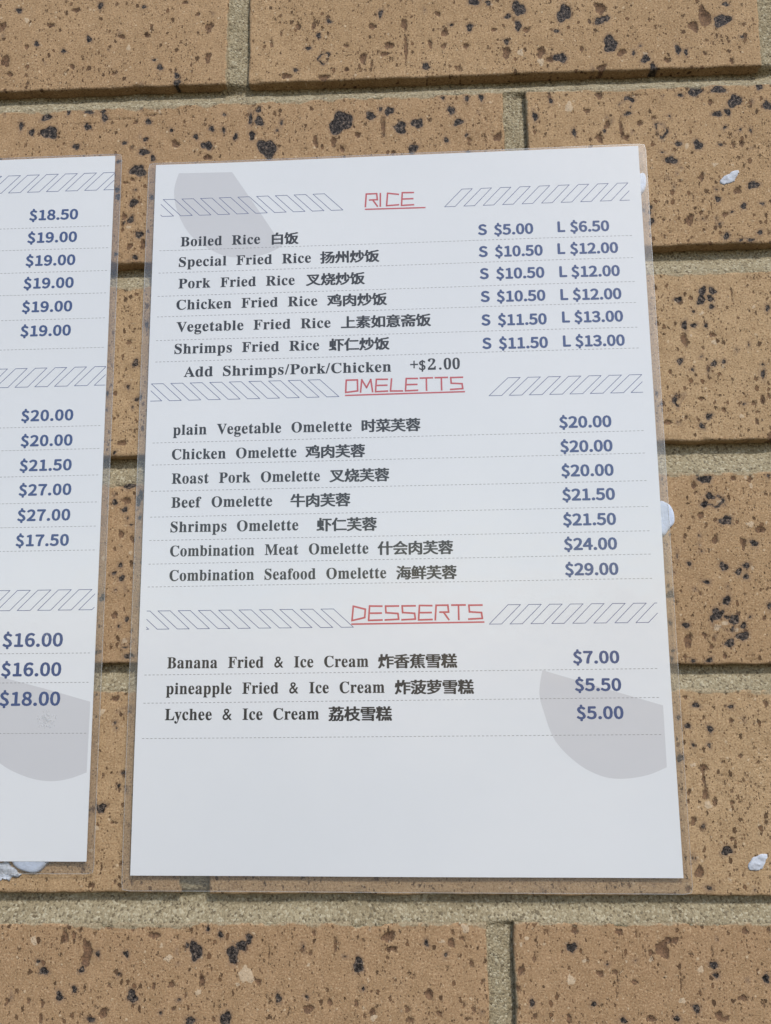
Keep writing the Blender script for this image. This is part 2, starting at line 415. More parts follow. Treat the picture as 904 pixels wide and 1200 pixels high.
      '2229,-3463,14,13;-140,-227,14,20;-53,-365,16,23;-110,-368,13,17;-140,-68,14,7;-112,-53,13,10;-70,-592,8,6;-93,-389,6,5;-98,-808,17,11;-148,-1033,12,11;'
      '-112,-958,8,9;-120,-1155,6,6;-134,-1131,8,12;-133,-984,8,8;-106,-931,9,9;-70,-593,6,5;-169,-910,9,7;-77,-1195,26,4;-113,-1252,26,13;-172,-762,6,11;'
      '-98,-1639,14,18;-47,-1664,10,23;-111,-1972,15,15;-81,-1499,24,15;-39,-2035,8,12;-73,-1946,5,16;-123,-1704,10,9;-58,-1873,5,5;-126,-1473,8,6;-98,-2767,7,12;'
      '-81,-2781,12,10;-95,-2306,17,14;-131,-2606,6,16;-47,-2933,9,10;-197,-2960,10,16;-157,-3018,10,15;-124,-2950,6,16;-3,-3004,7,11;36,-3004,7,9;-67,-3001,6,11;'
      '-85,-2281,8,6;'),
 'G': ('-638,761,12,13;-153,597,12,13;1819,210,20,22;1617,484,17,14;1705,434,15,19;2162,450,10,11;2423,-87,10,15;2312,4,10,14;2365,-880,11,12;2456,-1196,11,10;'
      '2538,-730,9,9;2394,-984,5,6;2325,-751,11,8;2450,-1450,7,16;2454,-1640,12,15;2296,-1737,7,6;2469,-1484,9,10;2345,-1546,15,11;2328,-2030,13,11;2295,-2044,16,12;'
      '2367,-2056,13,9;2168,-2565,10,11;2215,-2712,15,14;2261,-2533,5,4;2277,-2978,8,7;2253,-2847,6,5;2137,-2911,4,4;-377,-3216,13,16;453,-3330,26,34;270,-3392,11,12;'
      '416,-3364,11,8;152,-3274,15,14;123,-3229,9,8;935,-3476,13,14;1199,-3205,11,8;1285,-3159,15,18;689,-3290,8,7;915,-3339,6,6;879,-3310,12,8;1673,-3337,19,14;'
      '1513,-3193,9,12;1725,-3268,9,10;1491,-3213,8,8;2148,-3295,12,14;1970,-3263,9,9;2075,-3403,12,12;-119,-278,14,8;-54,-1717,8,9;-168,-1737,11,9;-67,-2077,12,9;'
      '-146,-2356,18,12;-149,-2799,12,10;-166,-2885,10,10;'),
}

# ------------------------------------------------------------------ the brick wall
wall = empty('brick_wall', 90, -480)
tag(wall, 'buff clay brick wall with dark iron spots and sandy mortar joints', 'wall')

# every brick: left, right, top left, top right, bottom left, bottom right (mm), grid step
BRICKS = [
    (-317, -86.6, 204, 204, 126.5, 126.5, 1.6), (-76.6, 153.4, 204, 203, 126.5, 125.5, 1.6), (163.5, 393, 203, 202, 125.5, 124.5, 1.6),
    (-200, 30.2, 116.5, 116, 41.2, 39.2, 0.6), (40.2, 266.2, 115.5, 114, 39.0, 37.0, 0.6), (276, 506, 113.5, 112, 37, 36, 1.2),
    (-317, -86.6, 31, 30.5, -45, -45, 1.6), (-76.6, 153.4, 30.4, 30.0, -45.0, -45.0, 0.6), (163.5, 393, 29.8, 27, -45.0, -45.2, 0.7),
    (-208, 30, -54.8, -55.5, -131.6, -131.0, 0.8), (40, 268, -55.8, -57.4, -130.4, -129.3, 0.6), (278, 508, -57.5, -58, -129.5, -130, 1.6),
    (-320, -90, -142.5, -142.3, -216, -216, 1.6), (-80, 150, -142.3, -142.0, -216.0, -218.0, 0.7), (160, 390, -141.9, -143.2, -218.4, -219.6, 0.7),
    (-212, 18.8, -226.4, -227, -304.6, -304.2, 0.8), (30.2, 260, -227.2, -228.4, -304.4, -303.6, 0.6), (270, 500, -228, -228.5, -303.5, -303.5, 1.6),
    (-333, -103, -316, -316, -391, -391, 1.6), (-93.6, 136.6, -315.7, -313.8, -391, -390, 0.6), (146.5, 376, -313.6, -312.2, -390, -389, 0.7),
    (-212, 18.8, -401.5, -401, -477, -477, 1.6), (30.2, 260, -401, -400, -477, -476, 1.6), (270, 500, -400, -399.5, -476, -476, 1.6),
]

def spot_list():
    out = []
    for kind, s in SPOTS.items():
        for q in s.split(';'):
            if q:
                a = [int(k) / 10.0 for k in q.split(',')]
                out.append((kind, *a))
    # bricks beyond the picture's edge carry the same kind of inclusions, scattered at random
    rng = random.Random(5)
    edge_l = lambda v: -73.5 + (30 - v) * 0.062
    edge_r = lambda v: 268.0 - (30 - v) * 0.078
    for _ in range(1500):
        u = rng.uniform(-330, 500); v = rng.uniform(-470, 200)
        if edge_l(v) - 2 < u < edge_r(v) + 2 and -352 < v < 84:
            continue
        k = rng.choice('IIBBBG')
        r = rng.choice((0.8, 1.0, 1.3, 1.8, 2.6, 4.0)) * (0.6 if k == 'G' else 1)
        out.append((k, u, v, r * rng.uniform(0.7, 1.2), r * rng.uniform(0.7, 1.4)))
    # faint extra small ones in view
    for _ in range(900):
        u = rng.uniform(-80, 275); v = rng.uniform(-355, 90)
        r = rng.uniform(0.3, 0.62)
        out.append((rng.choice('IBBBBBG'), u, v, r, r * rng.uniform(0.8, 2.2)))
    return out

SPOT = spot_list()

def make_brick(i, spec):
    uL, uR, tL, tR, bL, bR, st = spec
    nu = max(8, int(round((uR - uL) / st))); nv = max(6, int(round((tL - bL) / st)))
    s = np.linspace(0, 1, nu + 1); r = np.linspace(0, 1, nv + 1)
    S, R = np.meshgrid(s, r)                       # rows from the bottom up
    U = uL + (uR - uL) * S
    top = tL + (tR - tL) * S; bot = bL + (bR - bL) * S
    # arrises that wander a little
    ed = 9.0
    top = top + 0.9 * fbm(U / ed, U * 0 + i * 3.1, 11, 3)
    bot = bot + 1.1 * fbm(U / ed, U * 0 + i * 5.7, 23, 3)
    V = bot + (top - bot) * R
    left = 1.0 * fbm(V / ed, V * 0 + i * 2.3, 31, 3); right = 1.0 * fbm(V / ed, V * 0 + i * 4.9, 37, 3)
    U = U + left * (1 - S) ** 8 + right * S ** 8
    du = np.minimum(U - U[:, :1], U[:, -1:] - U); dv = np.minimum(V - bot, top - V)
    d = np.minimum(du, dv)
    # proud height in mm (positive towards the camera)
    H = 0.45 * fbm(U / 38, V / 30, 41 + i, 2) + 0.26 * fbm(U / 3.0, V / 3.6, 43 + i, 3) + 0.20 * fbm(U / 1.2, V / 5.0, 47 + i, 2)
    rr = 0.6 * (0.75 + 0.9 * (fbm(U / 6, V / 6, 53 + i, 3) + 0.3))
    q = np.clip(1 - d / rr, 0, 1)
    H = H - rr * (1 - np.sqrt(np.clip(1 - q * q, 0, 1)))
    # chips off the lower arris
    chip = np.clip(fbm(U / 11, V / 5, 59 + i, 3) - 0.18, 0, 1) * np.clip(1 - dv / 3.2, 0, 1)
    H = H - 6.0 * chip
    iron = np.full(U.shape, -2.0); pit = np.full(U.shape, -2.0); grit = np.full(U.shape, -2.0)
    W = (uR - uL) / nu; Hh = (tL - bL) / nv
    for (k, u, v, rx, ry) in SPOT:
        if not (uL - 1 < u < uR + 1 and min(bL, bR) - 1 < v < max(tL, tR) + 1):
            continue
        m = 1.5
        i0 = max(0, int((u - rx - m - uL) / W)); i1 = min(nu + 1, int((u + rx + m - uL) / W) + 2)
        j0 = max(0, int((v - ry - m - bL - 4) / Hh)); j1 = min(nv + 1, int((v + ry + m - bL + 4) / Hh) + 2)
        if i1 <= i0 or j1 <= j0:
            continue
        sl = (slice(j0, j1), slice(i0, i1))
        X = (U[sl] - u) / rx; Y = (V[sl] - v) / ry
        th = np.arctan2(Y, X); ph = u * 7.3 + v * 3.1
        rad = 1 + 0.16 * np.sin(2 * th + ph) + 0.13 * np.sin(3 * th + 2.1 * ph) + 0.09 * np.sin(5 * th + 0.7 * ph)
        dist = np.sqrt(X * X + Y * Y) / rad
        mr = min(rx, ry)
        if k == 'R':                                # a broken ring of iron round a pale core
            f = (0.22 - np.abs(dist - 0.74)) * mr
            f = f - 0.75 * mr * np.clip(fbm(U[sl] / 3.0, V[sl] / 3.0, 71, 2) + 0.12, 0, 1)
        else:
            f = ((0.93 if k == 'I' else 1.0) - dist) * mr
        if k in 'IR':
            iron[sl] = np.maximum(iron[sl], f)
            H[sl] -= 0.16 * np.clip(f / 0.5, 0, 1)
        elif k == 'B':
            pit[sl] = np.maximum(pit[sl], f)
            H[sl] -= min(0.75, 0.28 + 0.2 * mr) * np.clip(f / (0.55 * mr), 0, 1)
        else:
            grit[sl] = np.maximum(grit[sl], f)
            H[sl] += 0.10 * np.clip(f / 0.4, 0, 1)
    smear = 4.2 * (fbm(U / 7, V / 4, 83 + i, 3) + 0.30) - (top - V)
    smear = np.maximum(smear, 2.6 * (fbm(U / 5, V / 8, 87 + i, 3) + 0.10) - du)
    smear = np.clip(smear, -2, 2)
    # front grid and four skirts back into the wall
    fu, fv, fy = U.ravel(), V.ravel(), -H.ravel()
    idx = np.arange(fu.size).reshape(U.shape)
    ring = np.concatenate([idx[0, :-1], idx[:-1, -1], idx[-1, :0:-1], idx[:0:-1, 0]])
    n0 = fu.size
    co = np.empty((n0 + ring.size, 3))
    co[:n0, 0] = fu; co[:n0, 1] = fy; co[:n0, 2] = fv
    co[n0:, 0] = fu[ring]; co[n0:, 1] = 25.0; co[n0:, 2] = fv[ring]
    org = np.array([(uL + uR) / 2, 0.0, (tL + bL) / 2])
    co = (co - org) / 1000.0
    quads = np.stack([idx[:-1, :-1], idx[:-1, 1:], idx[1:, 1:], idx[1:, :-1]], -1).reshape(-1, 4)
    k = np.arange(ring.size); k2 = (k + 1) % ring.size
    skirt = np.stack([ring[k2], ring[k], n0 + k, n0 + k2], -1)
    quads = np.concatenate([quads, skirt])
    me = bpy.data.meshes.new('brick')
    me.vertices.add(len(co)); me.vertices.foreach_set('co', co.astype(np.float32).ravel())
    me.loops.add(quads.size); me.loops.foreach_set('vertex_index', quads.astype(np.int32).ravel())
    me.polygons.add(len(quads))
    me.polygons.foreach_set('loop_start', (np.arange(len(quads)) * 4).astype(np.int32))
    me.polygons.foreach_set('use_smooth', np.ones(len(quads), bool))
    for nm, arr in (('iron', iron), ('pit', pit), ('grit', grit), ('smear', smear)):
        a = np.concatenate([arr.ravel(), arr.ravel()[ring]]).astype(np.float32)
        me.attributes.new(nm, 'FLOAT', 'POINT').data.foreach_set('value', a)
    me.update(calc_edges=True)
    me.materials.append(M_BRICK)
    o = bpy.data.objects.new('brick', me)
    COL.objects.link(o)
    o.parent = wall
    o.location = Vector(P(org[0], org[2])) - Vector(wall.location)
    return o

for i, b in enumerate(BRICKS):
    make_brick(i, b)

def make_mortar():
    st = 0.7
    u = np.arange(-320, 490, st); v = np.arange(-474, 202, st)
    U, V = np.meshgrid(u, v)
    rows = [BRICKS[k:k + 3] for k in range(0, 24, 3)]
    def curve(row, side):                           # the top or bottom edge of a course along u
        xs, ys = [], []
        for b in row:
            xs += [b[0], b[1]]; ys += ([b[2], b[3]] if side == 0 else [b[4], b[5]])
        return np.interp(u, xs, ys)
    depth = np.full(U.shape, 4.0)
    keep = np.zeros(U.shape, bool)
    wander = fbm(U / 40, V / 40, 5, 2)
    for r in range(8):
        top = curve(rows[r], 0); bot = curve(rows[r], 1)
        inrow = (V <= top) & (V >= bot)
        gaps = [(rows[r][k][1], rows[r][k + 1][0]) for k in range(2)]
        for (a, b) in gaps:
            t = np.clip((U - a) / (b - a), 0, 1)
            dv = 1.5 + 2.0 * t ** 1.3 + 0.9 * wander
            band = inrow & (U > a - 2.5) & (U < b + 2.5)
            depth = np.where(band, dv, depth); keep |= band
    for r in range(7):
        jt = curve(rows[r], 1)[None, :]; jb = curve(rows[r + 1], 0)[None, :]
        t = np.clip((jt - V) / (jt - jb), -0.1, 1.1)
        prof = 5.5 - 5.2 * np.clip((t - 0.32) / 0.66, 0, 1) ** 0.8 + 1.5 * wander * (1.1 - t)
        band = (V < jt + 2.5) & (V > jb - 2.5)
        hard = (V < jt + 0.3) & (V > jb - 0.3)
        # let upright joints run into the bed joint above them smoothly
        depth = np.where(hard, prof, np.where(band & ~keep, prof, depth))
        keep |= band
    depth = np.clip(depth, 0.12, 6.5)
    # soften the junctions
    for _ in range(3):
        d = depth.copy()
        d[1:-1, 1:-1] = (depth[1:-1, 1:-1] * 2 + depth[:-2, 1:-1] + depth[2:, 1:-1] + depth[1:-1, :-2] + depth[1:-1, 2:]) / 6
        depth = d
    Y = depth - 0.65 * fbm(U / 3.0, V / 3.0, 91, 2) - 0.35 * fbm(U / 0.9, V / 0.9, 97, 1)
    idx = np.full(U.shape, -1)
    cell = keep[:-1, :-1] & keep[1:, :-1] & keep[:-1, 1:] & keep[1:, 1:]
    used = np.zeros(U.shape, bool)
    used[:-1, :-1] |= cell; used[1:, :-1] |= cell; used[:-1, 1:] |= cell; used[1:, 1:] |= cell
    idx[used] = np.arange(used.sum())
    q = np.stack([idx[:-1, :-1][cell], idx[:-1, 1:][cell], idx[1:, 1:][cell], idx[1:, :-1][cell]], -1)
    co = np.stack([U[used], Y[used], V[used]], -1)
    org = np.array([90.0, 0.0, -140.0])
    co = (co - org) / 1000
    me = bpy.data.meshes.new('mortar')
    me.vertices.add(len(co)); me.vertices.foreach_set('co', co.astype(np.float32).ravel())
    me.loops.add(q.size); me.loops.foreach_set('vertex_index', q.astype(np.int32).ravel())
    me.polygons.add(len(q))
    me.polygons.foreach_set('loop_start', (np.arange(len(q)) * 4).astype(np.int32))
    me.polygons.foreach_set('use_smooth', np.ones(len(q), bool))
    me.update(calc_edges=True)
    me.materials.append(M_MORTAR)
    o = bpy.data.objects.new('mortar', me)
    COL.objects.link(o)
    o.parent = wall
    o.location = Vector(P(org[0], org[2])) - Vector(wall.location)

make_mortar()
# solid masonry behind the joints
mesh_object('wall_core', [(a, b, c) for c in (12, 60) for (a, b) in ((-318, -473), (488, -473), (488, 200), (-318, 200))],
            [(0, 1, 2, 3), (7, 6, 5, 4), (0, 4, 5, 1), (1, 5, 6, 2), (2, 6, 7, 3), (3, 7, 4, 0)], M_MORTAR, wall)

# ------------------------------------------------------------------ lettering
GLYPH = {"$":[583,[[[262,-129],[331,-129],[331,-11],[427,25],[490,94],[513,193],[427,365],[269,452],[184,569],[198,629],[240,669],[303,683],[358,675],[403,652],[445,617],[497,673],[451,714],[397,744],[331,761],[331,878],[262,878],[262,759],[172,726],[113,659],[91,564],[176,407],[334,319],[419,187],[404,123],[360,81],[287,66],[219,77],[159,105],[106,144],[61,78],[118,35],[187,4],[262,-13]]]],"0":[583,[[[292,-14],[419,31],[502,164],[532,388],[502,609],[419,740],[292,784],[165,740],[82,609],[53,388],[82,164],[165,31]],[[292,64],[215,98],[164,203],[145,388],[164,571],[215,675],[292,708],[369,675],[420,571],[439,388],[420,203],[369,98]]]],"1":[583,[[[92,0],[515,0],[515,80],[360,80],[360,770],[287,770],[242,748],[190,730],[127,715],[127,654],[265,654],[265,80],[92,80]]]],"2":[583,[[[46,0],[530,0],[530,83],[317,83],[276,82],[233,79],[191,76],[350,242],[455,402],[494,558],[466,677],[388,755],[269,784],[180,770],[107,731],[42,671],[98,617],[144,663],[198,694],[257,706],[337,686],[384,632],[399,554],[361,413],[245,250],[46,57]]]],"3":[583,[[[276,-14],[402,13],[490,88],[524,206],[502,299],[444,364],[361,401],[361,407],[433,446],[481,508],[498,591],[469,695],[389,761],[273,784],[191,772],[120,739],[59,692],[110,631],[158,670],[211,696],[270,706],[340,691],[384,648],[400,584],[380,509],[313,457],[187,437],[187,363],[328,344],[404,291],[426,209],[406,133],[352,84],[270,66],[192,79],[130,111],[80,154],[30,92],[90,40],[171,1]]]],"4":[583,[[[357,0],[447,0],[447,212],[550,212],[550,289],[447,289],[447,770],[341,770],[21,275],[21,212],[357,212]],[[357,289],[121,289],[296,551],[318,590],[339,628],[358,665],[362,665],[360,620],[358,570],[357,525]]]],"5":[583,[[[275,-14],[398,17],[491,107],[527,250],[495,389],[412,470],[295,496],[252,492],[215,482],[180,465],[200,688],[489,688],[489,770],[116,770],[90,411],[142,378],[183,403],[224,418],[270,423],[354,402],[410,342],[430,248],[407,151],[349,88],[266,66],[187,78],[125,110],[77,151],[28,88],[89,39],[169,1]]]],"6":[583,[[[316,-14],[427,18],[507,105],[538,236],[511,371],[437,451],[324,478],[262,467],[202,435],[149,386],[179,574],[250,675],[348,705],[393,698],[435,677],[470,646],[524,705],[476,746],[416,773],[343,784],[203,743],[99,609],[59,368],[93,156],[184,29]],[[151,309],[204,366],[257,397],[308,407],[385,386],[431,327],[446,236],[429,144],[383,84],[316,62],[233,90],[177,174]]]],"7":[583,[[[208,0],[308,0],[332,267],[398,492],[534,712],[534,770],[51,770],[51,688],[425,688],[305,481],[237,261]]]],"8":[583,[[[294,-14],[420,13],[504,84],[535,185],[516,276],[469,341],[405,388],[405,393],[452,439],[491,503],[507,579],[482,684],[409,755],[296,782],[188,757],[113,689],[85,586],[100,513],[137,454],[189,409],[189,404],[121,355],[69,284],[48,191],[80,85],[167,13]],[[347,418],[261,457],[197,510],[172,586],[188,651],[232,695],[295,710],[365,692],[410,643],[425,574],[416,518],[390,466]],[[295,58],[212,76],[155,126],[133,200],[147,269],[184,327],[239,374],[341,329],[415,273],[443,188],[425,120],[373,75]]]],"9":[583,[[[247,-14],[383,29],[486,167],[526,418],[492,622],[400,743],[267,784],[156,752],[77,665],[46,534],[73,400],[146,319],[258,292],[322,304],[383,336],[436,386],[405,197],[336,96],[244,66],[195,73],[151,93],[113,125],[61,65],[110,25],[171,-3]],[[435,466],[382,407],[327,374],[274,363],[198,385],[152,444],[137,534],[154,626],[201,687],[268,709],[352,681],[409,600]]]],".":[292,[[[146,-14],[181,-4],[206,21],[215,59],[206,97],[181,123],[146,132],[111,123],[86,97],[77,59],[86,21],[111,-4]]]],"S":[626,[[[319,-14],[459,16],[549,94],[581,205],[560,300],[503,366],[422,411],[313,458],[253,486],[205,526],[185,587],[203,646],[253,685],[329,699],[396,690],[454,665],[504,627],[555,689],[493,738],[416,771],[329,784],[204,757],[118,685],[86,580],[111,485],[170,422],[243,382],[353,334],[419,302],[465,260],[482,196],[463,131],[408,87],[320,71],[242,83],[170,117],[108,167],[50,100],[125,40],[216,0]]]],"L":[570,[[[106,0],[540,0],[540,83],[203,83],[203,770],[106,770]]]]}

def math_bold(s):
    o = ''
    for c in s:
        if 'A' <= c <= 'Z': o += chr(0x1D400 + ord(c) - 65)
        elif 'a' <= c <= 'z': o += chr(0x1D41A + ord(c) - 97)
        elif '0' <= c <= '9': o += chr(0x1D7CE + ord(c) - 48)
        else: o += c
    return o

_cache = {}
def _curve_mesh(cu):
    o = bpy.data.objects.new('tmp', cu)
    COL.objects.link(o)
    me = o.to_mesh()
    co = np.array([(v.co.x, v.co.y) for v in me.vertices]).reshape(-1, 2)
    fa = [tuple(p.vertices) for p in me.polygons]
    o.to_mesh_clear()
    bpy.data.objects.remove(o); bpy.data.curves.remove(cu)
    return co, fa

def typed(s, spacing=1.0):
    """outline font text at size 1 as points and faces"""
    key = (s, spacing)
    if key not in _cache:
        cu = bpy.data.curves.new('tmp', 'FONT')
        cu.body = s; cu.size = 1.0; cu.resolution_u = 4; cu.space_character = spacing
        cu.fill_mode = 'BOTH' if hasattr(cu, 'fill_mode') else cu.fill_mode
        _cache[key] = _curve_mesh(cu)
    return _cache[key]

def glyph(ch):
    key = ('glyph', ch)
    if key not in _cache:
        cu = bpy.data.curves.new('tmp', 'CURVE')
        cu.dimensions = '2D'; cu.fill_mode = 'BOTH'
        for loop in GLYPH[ch][1]:
            sp = cu.splines.new('POLY')
            sp.points.add(len(loop) - 1)
            for p, (x, y) in zip(sp.points, loop):
                p.co = (x / 3000.0, y / 3000.0, 0, 1)
            sp.use_cyclic_u = True
        _cache[key] = _curve_mesh(cu)
    return _cache[key]

# the sheets are not perfectly flat: a shallow wave shared by paper, print and film
def sheet_y(u, v, base):
    return (base + 0.40 * math.sin(u / 41.0 + 0.6) * math.cos(v / 57.0 + 0.4)
            + 0.25 * math.sin(v / 33.0 + u / 90.0) + 0.10 * math.sin(u / 19.0 - v / 26.0))

class Print:
    """flat print gathered as faces a few hundredths of a millimetre in front of the paper"""
    def __init__(self, lift):
        self.co, self.fa, self.lift = [], [], lift
    def add(self, pts, faces, bold=((0, 0),)):
        for k, (dx, dy) in enumerate(bold):
            n = len(self.co)
            self.co += [(x + dx, y + dy, self.lift + 0.0012 * k) for (x, y) in pts]
            self.fa += [tuple(n + i for i in f) for f in faces]
    def stroke(self, a, b, w, cap=0.0):
        ax, ay = a; bx, by = b
        L = math.hypot(bx - ax, by - ay) or 1e-9
        tx, ty = (bx - ax) / L, (by - ay) / L
        ax -= tx * cap; ay -= ty * cap; bx += tx * cap; by += ty * cap
        n = max(1, int(L / 4.0)); h = w / 2
        pts, fa = [], []
        for k in range(n + 1):
            x = ax + (bx - ax) * k / n; y = ay + (by - ay) * k / n
            pts += [(x - ty * h, y + tx * h), (x + ty * h, y - tx * h)]
        for k in range(n):
            fa.append((2 * k, 2 * k + 1, 2 * k + 3, 2 * k + 2))
        self.add(pts, fa)
    def build(self, name, mat, parent, base):
        co = [(u, v, sheet_y(u, v, base) - l) for (u, v, l) in self.co]
        return mesh_object(name, co, self.fa, mat, parent)

def circle(rx, ry, n=8):
    return tuple([(0, 0)] + [(rx * math.cos(2 * math.pi * k / n), ry * math.sin(2 * math.pi * k / n)) for k in range(n)])

CAP = None
def serif_line(pr, text, u0, v, u1, cap=4.3, gap=4.4, bold=0.06):
    """bold serif words from u0 to u1 on the baseline v"""
    global CAP
    if CAP is None:
        co, _ = typed(math_bold('B'))
        CAP = (co[:, 1].max(), typed(math_bold('x'))[0][:, 1].max())
    words = text.split(' ')
    meshes = [typed(math_bold(w), 1.06) for w in words]
    ws = [m[0][:, 0].max() - m[0][:, 0].min() for m in meshes]
    def rise(y):                                    # tall lower case: x-height at 0.73 of the capitals
        c, xh = CAP
        if y <= 0: return y * cap / c
        return y / xh * 0.73 * cap if y < xh else cap * (0.73 + 0.27 * (y - xh) / (c - xh))
    sx = ((u1 - u0) - gap * (len(words) - 1)) / sum(ws)
    x = u0
    for (co, fa), w in zip(meshes, ws):
        x_min = co[:, 0].min()
        pts = [(x + (p[0] - x_min) * sx, v + rise(p[1])) for p in co]
        pr.add(pts, fa, circle(bold, bold * 0.9, 6))
        x += w * sx + gap

def hanzi(pr, text, u0, v, u1, size=5.9):
    n = len(text)
    pitch = (u1 - u0) / (n - 0.08)
    for k, ch in enumerate(text):
        co, fa = typed(ch)
        sc = size
        pts = [(u0 + pitch * k + (p[0] - 0.04) * pitch * 1.02, v - 0.15 + (p[1]) * sc) for p in co]
        pr.add(pts, fa, ((0, 0), (0.25, 0), (-0.25, 0), (0.15, 0.10), (-0.15, -0.10), (0.15, -0.10), (-0.15, 0.10)))

def price(pr, text, u0, v, u1, height=5.0, bold=0.27):
    """bold blue sans figures; u1 = 0 keeps the natural width"""
    size = (height - 2 * bold) / (770 / 3000.0)
    adv = [GLYPH[c][0] / 3000.0 for c in text]
    first = min(x for l in GLYPH[text[0]][1] for x, _ in l) / 3000.0
    last = max(x for l in GLYPH[text[-1]][1] for x, _ in l) / 3000.0
    nat = sum(adv[:-1]) + last - first
    sx = ((u1 - u0 - 2 * bold) / nat) if u1 else size * 1.08
    gx = min(sx, size * 1.17)
    pen = -first
    for c, a in zip(text, adv):
        co, fa = glyph(c)
        off = u0 + bold + pen * sx + (sx - gx) * a * 0.5
        pr.add([(off + p[0] * gx, v + bold + p[1] * size) for p in co], fa, circle(bold, bold * 0.85))
        pen += a

# angular one-line capitals of the red headings, on a 1 x 1 box
ANG = {
    'R': [[(0, 0), (0.08, 1), (0.95, 1), (1, 0.52), (0.35, 0.52)], [(0.62, 0.52), (1, 0)]],
    'I': [[(0, 0), (0.05, 1)]],
    'C': [[(1, 0.88), (0.1, 1), (0, 0.02), (1, 0.06)]],
    'E': [[(1, 0.98), (0.08, 1), (0, 0), (1, 0.02)], [(0.05, 0.5), (0.95, 0.5)]],
    'O': [[(0.05, 1), (0.98, 1), (1, 0.1), (0, 0), (0.05, 1)]],
    'M': [[(0, 0), (0.1, 1), (0.5, 0.35), (0.85, 1), (1, 0)]],
    'L': [[(0.1, 1), (0, 0.02), (1, 0)]],
    'T': [[(0, 1), (1, 1)], [(0.5, 1), (0.5, 0)]],
    'S': [[(1, 0.98), (0.03, 0.98), (0.06, 0.52), (0.95, 0.46), (1, 0.06), (0, 0.02)]],
    'D': [[(0.1, 1), (0, 0), (0.95, 0.2), (1, 0.78), (0.1, 1)]],
}

def heading(pr, text, u0, u1, v0, v1, under):
    wts = [0.28 if c == 'I' else 1.0 for c in text]
    gap = 0.24
    unit = (u1 - u0) / (sum(wts) + gap * (len(text) - 1))
    x = u0
    for c, w in zip(text, wts):
        for pl in ANG[c]:
            pts = [(x + a * unit * w, v0 + b * (v1 - v0)) for a, b in pl]
            for a, b in zip(pts, pts[1:]):
                pr.stroke(a, b, 0.70, 0.28)
        x += unit * (w + gap)
    pr.stroke(*under, 0.62)

def hatch(pr, tl, tr, br, bl, vt, vb, pitch, n0, n1, umin, umax, w=0.23):
    """a row of outlined slanting boxes, cut off at umin and umax"""
    for k in range(n0, n1):
        q = [(tl + k * pitch, vt), (tr + k * pitch, vt), (br + k * pitch, vb), (bl + k * pitch, vb)]
        for a, b in zip(q, q[1:] + q[:1]):
            if a[0] > b[0]:
                a, b = b, a
            if b[0] <= umin or a[0] >= umax:
                continue
            if a[0] < umin:
                f = (umin - a[0]) / (b[0] - a[0]); a = (umin, a[1] + (b[1] - a[1]) * f)
            if b[0] > umax:
                f = (umax - a[0]) / (b[0] - a[0]); b = (umax, a[1] + (b[1] - a[1]) * f)
            pr.stroke(a, b, w, w / 2)

def dotted(pr, a, b, dash=0.9, gap=0.75, w=0.21):
    L = math.hypot(b[0] - a[0], b[1] - a[1]); x = 0.0
    while x < L:
        e = min(L, x + dash)
        f = lambda s: (a[0] + (b[0] - a[0]) * s / L, a[1] + (b[1] - a[1]) * s / L)
        pr.stroke(f(x), f(e), w)
        x = e + gap

def filled(pr, outline, step=3.0):
    """a flat printed shape cut into small faces so that it follows the sheet"""
    bm = bmesh.new()
    vs = [bm.verts.new((x, y, 0)) for x, y in outline]
    bm.faces.new(vs)
    us = [p[0] for p in outline]; vv = [p[1] for p in outline]
    x = min(us) + step
    while x < max(us):
        bmesh.ops.bisect_plane(bm, geom=bm.verts[:] + bm.edges[:] + bm.faces[:], plane_co=(x, 0, 0), plane_no=(1, 0, 0)); x += step
    y = min(vv) + step
    while y < max(vv):
        bmesh.ops.bisect_plane(bm, geom=bm.verts[:] + bm.edges[:] + bm.faces[:], plane_co=(0, y, 0), plane_no=(0, 1, 0)); y += step
    bm.verts.index_update()
    pr.add([(v.co.x, v.co.y) for v in bm.verts], [tuple(v.index for v in f.verts) for f in bm.faces])
    bm.free()

def smooth_loop(pts, n=4):
    """rounded run through open points (Catmull-Rom)"""
    out = []
    for k in range(len(pts) - 1):
        p0 = pts[max(0, k - 1)]; p1 = pts[k]; p2 = pts[k + 1]; p3 = pts[min(len(pts) - 1, k + 2)]
        for j in range(n):
            t = j / n
            out.append(tuple(0.5 * (2 * p1[i] + (p2[i] - p0[i]) * t + (2 * p0[i] - 5 * p1[i] + 4 * p2[i] - p3[i]) * t * t
                                    + (3 * p1[i] - p0[i] - 3 * p2[i] + p3[i]) * t ** 3) for i in (0, 1)))
    out.append(pts[-1])
    return out

